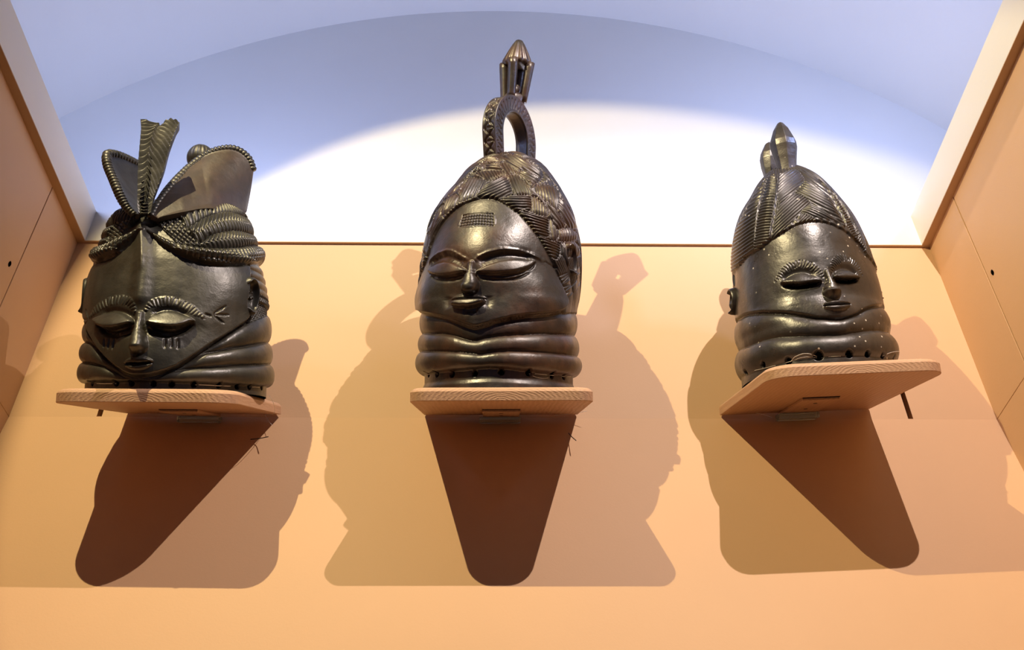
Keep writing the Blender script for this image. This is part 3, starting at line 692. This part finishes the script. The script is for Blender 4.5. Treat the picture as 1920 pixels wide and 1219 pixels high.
# ================================================================== mask with the loop crest
def build_loop_mask():
    C = Carving(1, [(0.0, -0.127, 0.1195), (0.0358, -0.1276, 0.12), (0.0512, -0.1298, 0.1218), (0.0718, -0.1286, 0.1196), (0.103, -0.1261, 0.117), (0.1397, -0.1256, 0.1185), (0.1661, -0.1306, 0.1235), (0.2044, -0.1287, 0.1271), (0.2194, -0.1274, 0.1279), (0.2571, -0.1228, 0.1274), (0.2919, -0.1155, 0.1223), (0.3226, -0.103, 0.1144), (0.3624, -0.0758, 0.0946), (0.3936, -0.0545, 0.0755), (0.4115, -0.03, 0.0557), (0.4239, -0.0042, 0.0316), (0.4273, 0.0121, 0.0132)],
                ([0, .1, .2, .3, .4], [1.08, 1.08, 1.10, 1.12, 1.1]), ([0, .4], [1.05, 1.05]), lean=0.2)
    K = crop(740, 360, 2.77); W = M_WOOD_B
    t = C.thing('carved_helmet_mask', 'brown black carved mask with basket braided hair and tall loop crest on shelf', 'mask')
    C.names[0] = ('hair', None, None)
    face = K((190, 330), (215, 255), (255, 175), (330, 95), (420, 52), (500, 43), (565, 68), (640, 120), (700, 190), (760, 280), (815, 390), (848, 480), (868, 555), (855, 605), (815, 635), (740, 652), (640, 662), (540, 685), (470, 712), (420, 720), (370, 702), (300, 670), (230, 650), (170, 625), (140, 588), (134, 548), (150, 450), (165, 400))
    sd, ins = C.region(face, .05)
    I = np.arange(C.disp.shape[0])[:, None]
    # rings under the jaw
    jaw = C.hline(K((138, 620), (300, 668), (420, 712), (540, 685), (740, 650), (930, 628)))
    jaw = np.where(np.abs(np.degrees(C.th)) < 95, jaw, jaw)
    g1 = C.hline(K((150, 738), (280, 742), (370, 768), (420, 778), (470, 765), (560, 752), (740, 742), (925, 745)))
    g2 = C.hline(K((138, 830), (250, 830), (380, 838), (450, 845), (540, 834), (700, 832), (940, 855)))
    g3 = C.hline(K((115, 945), (300, 928), (500, 912), (700, 928), (960, 955)))
    neck = ~ins
    below = (I < np.maximum(jaw, 0)[None]) & neck
    C.rings([jaw+2, g1, g2, g3], [.0085, .0085, .0095], below, 10, power=.55)
    bb = I <= g3[None]; C.reg[bb] = 20; C.names[20] = ('neck_base', None, None); C.disp[bb & np.ones_like(C.reg, bool)] -= .004
    C.disp += np.where(bb, .0025*smooth01((g3[None]*.55-I)/10), 0)
    # face raised over neck, set slightly under the hair
    C.disp += (.002+.013*np.exp(-(np.maximum(I-jaw[None], 0)/60)**2))*smooth01(.5+sd/.006)
    C.reg[ins] = 1; C.names[1] = ('face', None, None)
    # braided hair: basket weave wrapped round the face
    hair = (~ins) & (I >= jaw[None])
    u = -sd; D, U, L = C.dist(C.curve(K((150, 520), (190, 330), (215, 255), (255, 175), (330, 95), (420, 52), (500, 43), (565, 68), (640, 120), (700, 190), (760, 280), (815, 390), (848, 480), (868, 560))), .6)
    row = D/.027; rk = np.floor(row).astype(int); rv = row-rk
    L_ = .042; s = U*L/L_*(1+.0*row)+.5*(rk % 2)
    # behind the crown the arclength stalls: use the angle round the head instead
    cc = C.base.mean((0, 1)); angv = np.degrees(np.arctan2(C.base[..., 0]-.01, C.base[..., 1]+.02))
    s = np.where(D > .085, angv/24+.5*(rk % 2), s)
    sk = np.floor(s).astype(int); sv = s-sk
    para = (rk+sk) % 2 == 0
    pil = (np.clip(4*rv*(1-rv), 0, 1)**.35)*(np.clip(4*sv*(1-sv), 0, 1)**.3)
    strands = np.where(para, np.abs(np.sin(math.pi*(rv*6+.9*np.sin(math.pi*sv)*.6))), np.abs(np.sin(math.pi*(sv*7+.25*rv))))
    C.disp += np.where(hair, .0040*smooth01(-sd/.003), 0); C.reg[hair] = 0
    Z = crop(790, 280, 6.094); done = np.zeros_like(hair); base_d, base_f = C.disp.copy(), C.fine.copy()
    PL = [((620, 580), (700, 480), (800, 400), (970, 345), (1040, 520), (930, 590), (870, 605), (760, 590)), (1, -.45), .5,
          ((880, 605), (950, 568), (1060, 552), (1232, 560), (1240, 722), (1150, 722), (1070, 735), (960, 640)), (1, .04), .5,
          ((1000, 370), (965, 330), (1050, 318), (1110, 335), (1200, 430), (1240, 545), (1050, 550)), (.38, 1), 0,
          ((570, 340), (720, 370), (760, 410), (640, 560), (560, 602), (460, 625), (470, 500)), (-.5, 1), .2,
          ((610, 300), (680, 280), (820, 268), (960, 275), (965, 340), (800, 400), (760, 408), (720, 365)), (.6, 1), 0,
          ((890, 200), (960, 180), (1100, 300), (1050, 318), (980, 335), (940, 270)), (.5, .9), 0,
          ((1090, 290), (1180, 280), (1350, 370), (1280, 440), (1240, 470), (1200, 405), (1110, 332)), (1, .6), .3,
          ((1280, 450), (1350, 430), (1480, 440), (1540, 520), (1530, 720), (1440, 640), (1300, 530)), (.25, 1), 0,
          ((1244, 560), (1300, 575), (1430, 705), (1420, 785), (1330, 785), (1244, 732)), (.05, 1), 0,
          ((1080, 742), (1240, 737), (1420, 800), (1430, 930), (1430, 1020), (1300, 992), (1200, 870)), (1, .28), .3,
          ((1300, 545), (1440, 645), (1535, 735), (1610, 900), (1500, 922), (1440, 720)), (.65, 1), .3,
          ((1430, 790), (1480, 840), (1535, 920), (1520, 1060), (1435, 1035)), (.1, 1), 0,
          ((1310, 1000), (1430, 1035), (1540, 1080), (1545, 1230), (1460, 1260)), (1, .36), .2,
          ((1545, 530), (1640, 680), (1720, 830), (1740, 915), (1640, 902), (1545, 740)), (.55, 1), 0,
          ((1500, 930), (1640, 907), (1730, 960), (1725, 1050), (1540, 1072)), (.1, 1), 0,
          ((300, 600), (430, 535), (440, 640), (265, 790)), (-.4, 1), 0,
          ((215, 715), (300, 640), (255, 795), (150, 965), (120, 990)), (-.45, 1), 0,
          ((80, 1225), (120, 1000), (150, 980), (135, 1080), (110, 1225)), (-.2, 1), 0,
          ((560, 335), (640, 245), (725, 180), (740, 255), (610, 295), (450, 470), (400, 510)), (-.75, 1), 0,
          ((740, 200), (885, 192), (940, 265), (760, 268)), (1, .1), 0,
          ((960, 180), (935, 105), (1100, 112), (1250, 200), (1370, 290), (1350, 365), (1180, 278), (1095, 288)), (.9, .6), 0,
          ((1370, 300), (1450, 375), (1520, 470), (1480, 435), (1350, 428), (1290, 440), (1355, 372)), (.7, .8), 0,
          ((1550, 1080), (1720, 1060), (1770, 1225), (1560, 1230)), (.1, 1), 0]
    for k in range(0, len(PL), 3):
        C.hatch(np.array(Z(*PL[k])), PL[k+1], 4.7, .0024, 200+k//3, hair & ~done, .0046, .009, PL[k+2]*.4, 'braid'); done |= C.reg == 200+k//3
    rest = hair & ~done; wv = .0046*pil*(1+.3*np.where(para, sv-.5, rv-.5)); C.disp += np.where(rest, wv, 0); C.fine -= np.where(rest, .0022*(1-strands**.7)*pil, 0)
    hid = 300+(rk.clip(0, 12)*24+(sk % 24)); C.reg[rest] = hid[rest]
    for i in np.unique(C.reg[hair]): C.names[int(i)] = ('braid', None, None)
    # forehead, cheeks, chin
    C.bump_at(K((440, 330))[0], .075, .016, .055); C.bump_at(K((720, 560))[0], .05, .009, .03); C.bump_at(K((210, 580))[0], .035, .008, .028)
    C.bump_at(K((405, 650))[0], .03, .006, .02); C.bump_at(K((405, 560))[0], .035, .005, .03)
    # scar patch on the forehead
    a, b, c, d = [np.array(p) for p in K((362, 130), (510, 124), (512, 190), (352, 192))]
    sdp, insp = C.region(np.array([a, (a+b)/2-(0, 4), b, c, d]), .01, False); C.disp += .0008*smooth01(.5+sdp/.002)
    for k in range(5): 
        f_ = k/4; p0, p1 = a+(d-a)*f_, b+(c-b)*f_; C.groove([p0, (p0+p1)/2-(0, 2.5), p1], .0011, .0022, 0)
    for k in range(12):
        f_ = k/11; C.groove([a+(b-a)*f_, d+(c-d)*f_], .0009, .0019, 0)
    C.reg[insp] = 2; C.names[2] = ('forehead_scar', 1, None)
    # brows, sockets, lids
    for brow, sock, lid, rims in (
        (K((190, 388), (215, 350), (255, 328), (300, 322), (345, 340), (405, 382)), K((205, 395), (235, 362), (300, 350), (350, 370), (395, 400)),
         K((200, 412), (250, 378), (320, 385), (388, 422), (385, 436), (320, 449), (260, 449), (215, 434)),
         (K((203, 424), (250, 452), (310, 457), (386, 442)), K((212, 444), (262, 468), (330, 467), (386, 452)))),
        (K((422, 390), (460, 352), (520, 327), (590, 316), (660, 322), (720, 343), (770, 368)), K((435, 405), (490, 365), (580, 342), (660, 340), (720, 356)),
         K((443, 428), (500, 395), (580, 370), (660, 360), (722, 366), (690, 400), (620, 428), (540, 440), (443, 440)),
         (K((443, 446), (540, 453), (620, 443), (690, 412), (724, 375)), K((443, 457), (540, 467), (630, 457), (700, 420))))):
        C.ridge(brow, .0028, .0026, .12); C.groove(sock, .0075, .0062, .2)
        li = C.lid(lid, .0062, .0038, .40); C.reg[li] = 30 if brow[0][0] < 850 else 31
        C.groove(rims[0], .0014, .0030, .1); C.groove(rims[1], .0020, .0034, .15); C.ridge([((x+x2)/2, (y+y2)/2) for (x, y), (x2, y2) in zip(rims[0][:4], rims[1][:4])], .0016, .0015, .1)
    C.names[30] = C.names[31] = ('eyelid', 1, None)
    C.groove(K((765, 365), (830, 402)), .0014, .0016)
    nm = C.nose(K((414, 392), (412, 440), (408, 498)), .0050, .0128, .0050, .0180); C.reg[nm & ins] = 3; C.names[3] = ('nose', 1, None)
    up = C.dome(K((328, 566), (362, 543), (400, 536), (440, 545), (477, 560), (470, 571), (335, 573)), .0032, .0055)
    lo = C.dome(K((335, 602), (350, 582), (400, 576), (470, 577), (472, 603), (430, 624), (380, 627), (340, 618)), .0120, .0055)
    C.reg[up] = 4; C.reg[lo] = 5; C.names[4] = C.names[5] = ('lip', 1, None)
    C.groove(K((325, 573), (400, 574), (477, 573)), .0011, .0020); C.groove(K((318, 545), (312, 585), (325, 625)), .006, .0022, .3); C.groove(K((484, 545), (492, 585), (480, 630)), .006, .0022, .3)
    C.groove(K((380, 640), (420, 642), (450, 636)), .005, .002, .2)
    for p in K((165, 945), (210, 942), (290, 942), (412, 938), (555, 932), (700, 937), (825, 949), (890, 957)): C.hole(p, .0042)
    C.finish(t, W)
    # ear on the visible side: folded leaf with a pierced lobe
    ear(C, t, W, K((893, 350))[0], .034, .060, 62, .1, .010)
    P = [C.at(*p, -.075) for p in K((893, 412))]
    thread(C, t, K((700, 937), (760, 944), (825, 949), (890, 957), (930, 958))); thread(C, t, K((150, 950), (165, 944), (210, 942))); thread(C, t, K((705, 940), (740, 962), (800, 966), (830, 950)), .001, .00025)
    # ---- loop crest: flat-sided arch standing across the crown
    e = math.radians(57); ex = np.array([math.cos(e), math.sin(e), 0]); en = np.array([math.sin(e), -math.cos(e), 0])
    Q = crop(740, 60, 3.585)
    p0 = C.at(*Q((648, 905))[0], -.04); p1 = p0+ex*.120
    mid = (p0+p1)/2; yr = mid[1]-C.lean*mid[2]; top = C.at(*Q((762, 482))[0], yr)[2]; zb = p0[2]-.025
    R0 = .068; Hh = top-zb
    def arch(u, ro):                                     # u 0..1 from front foot over the top to back foot
        hw = R0*ro; sh = Hh-R0*1.12; Ls = sh; La = math.pi*R0; tot = 2*Ls+La; q = u*tot; zt_ = Hh-R0*1.12
        if q < Ls: return -hw*(1-.12*(1-q/Ls)), q
        if q < Ls+La:
            a = (q-Ls)/La*math.pi; return -hw*math.cos(a), zt_+hw*1.12*math.sin(a)
        return hw*(1-.12*(q-Ls-La)/Ls), tot-q
    n = 280; us = np.linspace(0, 1, n); ro, ri, hw = 1.0, .60, .0130; V = []
    sec = [(-1, 1, 0), (-.85, 1, 1), (.85, 1, 1), (1, 1, 0), (1, 0, 0), (.85, 0, 1), (-.85, 0, 1), (-1, 0, 0)]
    sec = []
    for k in np.linspace(-1, 1, 27): sec.append((k, 1.))
    for k in np.linspace(1, 0, 15)[1:]: sec.append((1, k))
    for k in np.linspace(1, -1, 7)[1:]: sec.append((k, 0.))
    for k in np.linspace(0, 1, 15)[1:-1]: sec.append((-1, k))
    for i, u in enumerate(us):
        for (k, q) in sec:
            x, z = arch(u, ri+(ro-ri)*q); nn = hw*k; ph = (u*17) % 1
            rel = 0
            if q == 1. and abs(k) < .8:                  # saltire boxes on the outer face
                kk = (k/.8+1)/2; rel = -.0028*(math.exp(-((kk-ph)/.10)**2)+math.exp(-((1-kk-ph)/.10)**2)+math.exp(-(min(ph, 1-ph)/.06)**2))-.0008
            if abs(k) == 1 and .15 < q < .85:            # zigzag on the flat sides
                ph2 = (u*34) % 1; kk = (q-.15)/.7; rel2 = .0020*(math.exp(-((kk-ph2)/.14)**2)+math.exp(-(min(ph2, 1-ph2)/.08)**2)); nn -= math.copysign(rel2, k)
            cxv = mid+ex*x*(1+rel/R0)+en*nn; V.append((cxv[0], cxv[1], zb+z*(1+rel/Hh)))
    m = len(sec); F = [tuple(int(x) for x in f) for f in grid_faces(n, m, True)]+[tuple(range(m)), tuple(range((n-1)*m, n*m))[::-1]]
    cr = mesh('loop_crest', np.array(V), F, W, t, smooth=True)
    # ---- lantern bud on top of the loop
    c = C.at(*Q((800, 480))[0], yr); ztop = C.at(*Q((835, 92))[0], yr); ax = np.array([ztop[0]-c[0], 0, ztop[2]-c[2]]); H = np.linalg.norm(ax); ax /= H
    sx = np.array([ax[2], 0, -ax[0]]); c = c-ax*.006; H += .006; Wd = .029
    def at3(x, y, z): return c+sx*x+np.array([0, 1., 0])*y+ax*z
    yaw = math.radians(28)
    def lathe(name, prof, k, flute=0, sq=3.2, y0=yaw, mat=W, par=t):
        V = []
        for r, z in prof:
            for a in np.arange(k)/k*2*math.pi:
                q = (abs(math.cos(a))**sq+abs(math.sin(a))**sq)**(-1/sq); rr = r*q*(1-flute*abs(math.sin(a*7)))
                V.append(at3(rr*math.cos(a+y0), rr*math.sin(a+y0), z))
        F = [tuple(int(x) for x in f) for f in grid_faces(len(prof), k, True)]+[tuple(range(k))[::-1], tuple(range((len(prof)-1)*k, len(prof)*k))]
        return mesh(name, np.array(V), F, mat, par, smooth=True)
    s = H/.39
    lathe('bud_cap', [(.022, H*.60), (.0262, H*.625), (.0255, H*.67), (.019, H*.79), (.011, H*.92), (.006, H*.985), (.001, H)], 84, .10, 2.6)
    lathe('bud_base', [(.0165, -.004), (.0175, H*.05), (.0188, H*.13), (.015, H*.17)], 48)
    for a in range(4):
        ca = yaw+math.pi/4+a*math.pi/2; pts = []
        for f_ in np.linspace(0, 1, 8):
            rr = .0195+(.0285-.0195)*f_; z = H*(.06+.58*f_); pts.append(at3(rr*math.cos(ca)*.86, rr*math.sin(ca)*.86, z))
        tube('bud_pillar', pts, np.linspace(.0078, .0092, 8), W, t, 10)
    lathe('bud_knob', [(.002, H*.12), (.008, H*.16), (.0095, H*.24), (.007, H*.30), (.001, H*.33)], 24, 0, 2)
build_loop_mask()

# ================================================================== mask with the twin buds
def build_bud_mask():
    C = Carving(2, [(0.0, -0.13, 0.1145), (0.0256, -0.1292, 0.1142), (0.0555, -0.1285, 0.1109), (0.073, -0.1251, 0.1071), (0.0865, -0.1258, 0.1077), (0.103, -0.1254, 0.1063), (0.1166, -0.1235, 0.1044), (0.1478, -0.1248, 0.1076), (0.1761, -0.124, 0.1058), (0.1971, -0.1232, 0.1019), (0.2234, -0.1229, 0.098), (0.2446, -0.1206, 0.0931), (0.2679, -0.1162, 0.0871), (0.2903, -0.1097, 0.0786), (0.3137, -0.0997, 0.0675), (0.3391, -0.083, 0.0543), (0.3663, -0.0662, 0.0369), (0.3868, -0.0473, 0.0159), (0.3955, -0.0308, 0.001), (0.3976, -0.0159, -0.0144)],
                ([0, .1, .2, .3, .4], [1.12, 1.10, 1.12, 1.12, 1.1]), ([0, .4], [1.05, 1.05]), lean=0.12)
    A = crop(1330, 210, 3.933); K = crop(1330, 440, 3.387); W = M_WOOD_C
    t = C.thing('carved_helmet_mask', 'glossy dark carved mask with pointed plaited hair and twin bud crest on tilted shelf', 'mask')
    I = np.arange(C.disp.shape[0])[:, None]; C.names[0] = ('hair', None, None)
    hl = A((185, 1205), (235, 1130), (290, 1070), (355, 1030), (420, 985), (480, 945), (560, 900), (640, 856), (700, 835), (760, 826), (820, 829), (880, 842), (980, 885), (1060, 945), (1115, 1005), (1150, 1060))
    face = hl+K((1045, 200), (1092, 350), (1090, 440), (1082, 465), (1000, 480), (920, 520), (850, 556), (790, 562), (700, 550), (600, 530), (500, 516), (380, 508), (260, 515), (190, 545), (178, 480), (172, 400))
    sd, ins = C.region(face, .05, True, 5)
    jaw = C.hline(K((178, 552), (260, 515), (380, 508), (500, 516), (600, 530), (700, 550), (790, 562), (850, 556), (920, 520), (1000, 480), (1085, 462)))
    g1 = C.hline(K((200, 735), (300, 692), (400, 662), (550, 651), (700, 648), (830, 643), (950, 624), (1050, 614), (1125, 622)))
    g2 = C.hline(K((205, 905), (350, 850), (500, 806), (690, 778), (886, 768), (1000, 770), (1185, 788)))
    below = I < jaw[None]
    tips = C.idx(K((168, 305), (1045, 200))); thd = np.degrees(C.th)[None]; tl = np.where(thd < 0, tips[0][0], tips[1][0])
    ins |= (np.abs(thd) > 60) & (np.abs(thd) < 128) & (I >= jaw[None]) & (I < tl)     # smooth cheeks carry on round the sides
    C.rings([jaw+1, g1, g2], [.0080, .0090], below, 10, power=.75)
    bb = I <= g2[None]; C.reg[bb] = 20; C.names[20] = ('neck_base', None, None)
    up_ = I >= jaw[None]
    C.disp += np.where(up_, .006*np.exp(-((I-jaw[None])/45)**2)*smooth01((I-jaw[None])/7), 0)
    C.reg[ins] = 1; C.names[1] = ('face', None, None)
    hair = (~ins) & up_
    C.disp += np.where(hair, .0040*smooth01(-sd/.004), 0)
    def hatch(poly, nrm, per, dep, idn, bulge=.002):
        C.hatch(poly, (-nrm[1], nrm[0]), per, dep*1.25, idn, hair, bulge)
    # left flank: long slanting cuts
    hatch(A((430, 490), (350, 600), (260, 760), (205, 900), (180, 1060), (185, 1200), (230, 1130), (290, 1070), (345, 1030), (350, 900), (370, 740), (400, 620)), (-.56, -.83), 5.4, .0018, 70)
    # ladder strip
    hatch(A((490, 468), (440, 490), (405, 620), (375, 740), (355, 900), (352, 1030), (450, 965), (462, 850), (480, 700), (500, 560)), (.16, 1), 5.1, .0019, 71, .0035)
    # woven panels of the middle
    hatch(A((520, 468), (640, 440), (700, 530), (630, 610), (510, 690)), (-.62, -.78), 4.4, .0014, 72)
    hatch(A((510, 700), (630, 615), (745, 685), (690, 740), (600, 850), (480, 945), (470, 930)), (-.68, -.73), 4.6, .0014, 73)
    hatch(A((700, 515), (640, 600), (650, 620), (760, 690), (850, 745), (985, 860), (940, 760), (870, 640), (770, 560)), (-.48, .88), 4.3, .0014, 74, .004)
    hatch(A((735, 690), (680, 755), (760, 800), (900, 820), (985, 868), (850, 755)), (-.42, .9), 4.2, .0014, 75, .0035)
    hatch(A((640, 855), (690, 765), (770, 808), (760, 826)), (-.75, -.66), 4.4, .0014, 76)
    hatch(A((660, 440), (710, 450), (800, 520), (870, 590), (930, 690), (990, 800), (1000, 850), (900, 670), (800, 580), (710, 510)), (-.6, .8), 4.4, .0010, 77)
    hatch(A((800, 505), (870, 580), (960, 700), (1040, 840), (1085, 950), (1040, 915), (1000, 850), (930, 690), (860, 590)), (.35, 1), 4.6, .0018, 78, .003)
    hatch(A((880, 570), (960, 665), (1060, 795), (1118, 915), (1148, 1040), (1085, 960), (1045, 840), (965, 700)), (.9, .2), 3.6, .0012, 79)
    for ln in (A((435, 490), (400, 620), (368, 745), (352, 900), (348, 1030)), A((512, 470), (500, 600), (480, 750), (462, 880), (458, 960)), A((790, 505), (880, 620), (950, 740), (1005, 870)), A((870, 575), (970, 705), (1050, 850), (1100, 960))):
        C.ridge(ln, .0013, .0028, .05)
    # back of the head: upright plaits
    bk = hair & (C.reg == 0); thd = np.degrees(C.th)[None]*np.ones_like(C.disp)
    C.disp -= np.where(bk, .0016*(.5+.5*np.cos(2*math.pi*(thd/5.5+C.h[:, None]*45)))**2, 0)
    # face modelling
    C.bump_at(K((640, 60))[0], .055, .006); C.bump_at(K((520, 400))[0], .035, .004); C.bump_at(K((790, 490))[0], .025, .006, .02); C.bump_at(K((770, 380))[0], .05, .006, .05)
    for sgn, brow, lid, slit in ((0, K((425, 300), (460, 252), (510, 210), (570, 193), (630, 203), (690, 240), (718, 275)), K((462, 320), (490, 283), (540, 256), (600, 250), (660, 270), (712, 307), (640, 322), (570, 328)), K((463, 324), (520, 337), (580, 339), (640, 328), (710, 309))),
                               (1, K((772, 248), (785, 195), (830, 157), (880, 160), (930, 198), (965, 255)), K((773, 288), (790, 248), (840, 224), (890, 234), (930, 270), (942, 285), (860, 292)), K((778, 293), (830, 302), (880, 302), (942, 285)))):
        C.groove([(x, y-2) for x, y in catmull(lid, 3, True)[1:14]], .006, .0042, .2)
        b_ = C.band(brow, .0066, .0007, 21, .0017, .3, 1.5); C.reg[b_ & ins] = 30+sgn
        li = C.lid(lid, .0085, .0042, .35); C.reg[li] = 32+sgn
        C.groove(slit, .0026, .0090, .25)
        D, U, L = C.dist(C.curve(slit), .01); mm = D < .0017*(smooth01(U/.3)*smooth01((1-U)/.3)); C.reg[mm] = 34+sgn
        C.names[34+sgn] = ('eye_slit', 1, M_HOLE)
    C.names[30] = C.names[31] = ('eyebrow', 1, None); C.names[32] = C.names[33] = ('eyelid', 1, None)
    nm = C.nose(K((742, 245), (756, 310), (768, 385)), .0045, .0130, .0050, .0190); C.reg[nm & ins] = 3; C.names[3] = ('nose', 1, None)
    up = C.dome(K((720, 468), (760, 450), (800, 443), (845, 446), (877, 455), (800, 468)), .0050, .006); lo = C.dome(K((722, 480), (800, 474), (872, 466), (850, 492), (790, 505), (738, 497)), .0052, .007)
    C.reg[up] = 4; C.reg[lo] = 5; C.names[4] = C.names[5] = ('lip', 1, None)
    C.groove(K((716, 474), (800, 471), (880, 459)), .0014, .0045, .1)
    for p, r in zip(K((245, 872), (350, 826), (503, 803), (692, 772), (886, 760), (1000, 761), (1095, 768), (1165, 780)), (.004, .004, .0046, .0062, .0050, .0042, .0040, .0036)): C.hole(p, r, .008)
    C.finish(t, W)
    ear(C, t, W, K((172, 425))[0], .034, .050, -66, 0, .010)
    ear(C, t, W, K((1088, 385))[0], .010, .014, 92, 0, .003)
    thread(C, t, K((245, 872), (350, 850), (503, 806), (600, 780), (692, 775))); thread(C, t, K((503, 803), (560, 775), (620, 762), (690, 768)), .002); thread(C, t, K((1095, 768), (1130, 752), (1180, 748)), .002); thread(C, t, K((700, 775), (800, 775), (886, 762)), .001)
    # ---- twin faceted buds
    def bud(base, tip, prof, y, tw, nm):
        b = C.at(*base, y); e = C.at(*tip, y); ax = e-b; H = np.linalg.norm(ax); ax /= H; sx = np.cross(np.array([0, 1., 0]), ax); sx /= np.linalg.norm(sx); sy = np.cross(ax, sx)
        k = 8; V = []
        for r, z in prof:
            for a in np.arange(k)/k*2*math.pi+tw: V.append(b+ax*z*H+sx*r*math.cos(a)+sy*r*math.sin(a)*.9)
        F = [tuple(int(x) for x in f) for f in grid_faces(len(prof), k, True)]+[tuple(range(k))[::-1], tuple(range((len(prof)-1)*k, len(prof)*k))]
        o = mesh(nm, np.array(V), F, W, t); m = o.modifiers.new('bevel', 'BEVEL'); m.width = .0022; m.segments = 3; m.limit_method = 'ANGLE'; m.angle_limit = .15
        o.data.polygons.foreach_set('use_smooth', [True]*len(F)); m.harden_normals = False
    bud(A((578, 460))[0], A((520, 76))[0], [(.017, -.12), (.0165, .06), (.0190, .25), (.0235, .50), (.0232, .60), (.014, .84), (.0055, .97), (.001, 1.0)], -.035, .25, 'crest_bud')
    bud(A((455, 500))[0], A((440, 222))[0], [(.012, -.15), (.012, .05), (.0165, .30), (.0185, .52), (.0165, .68), (.008, .93), (.001, 1.0)], .03, .1, 'crest_bud')
build_bud_mask()
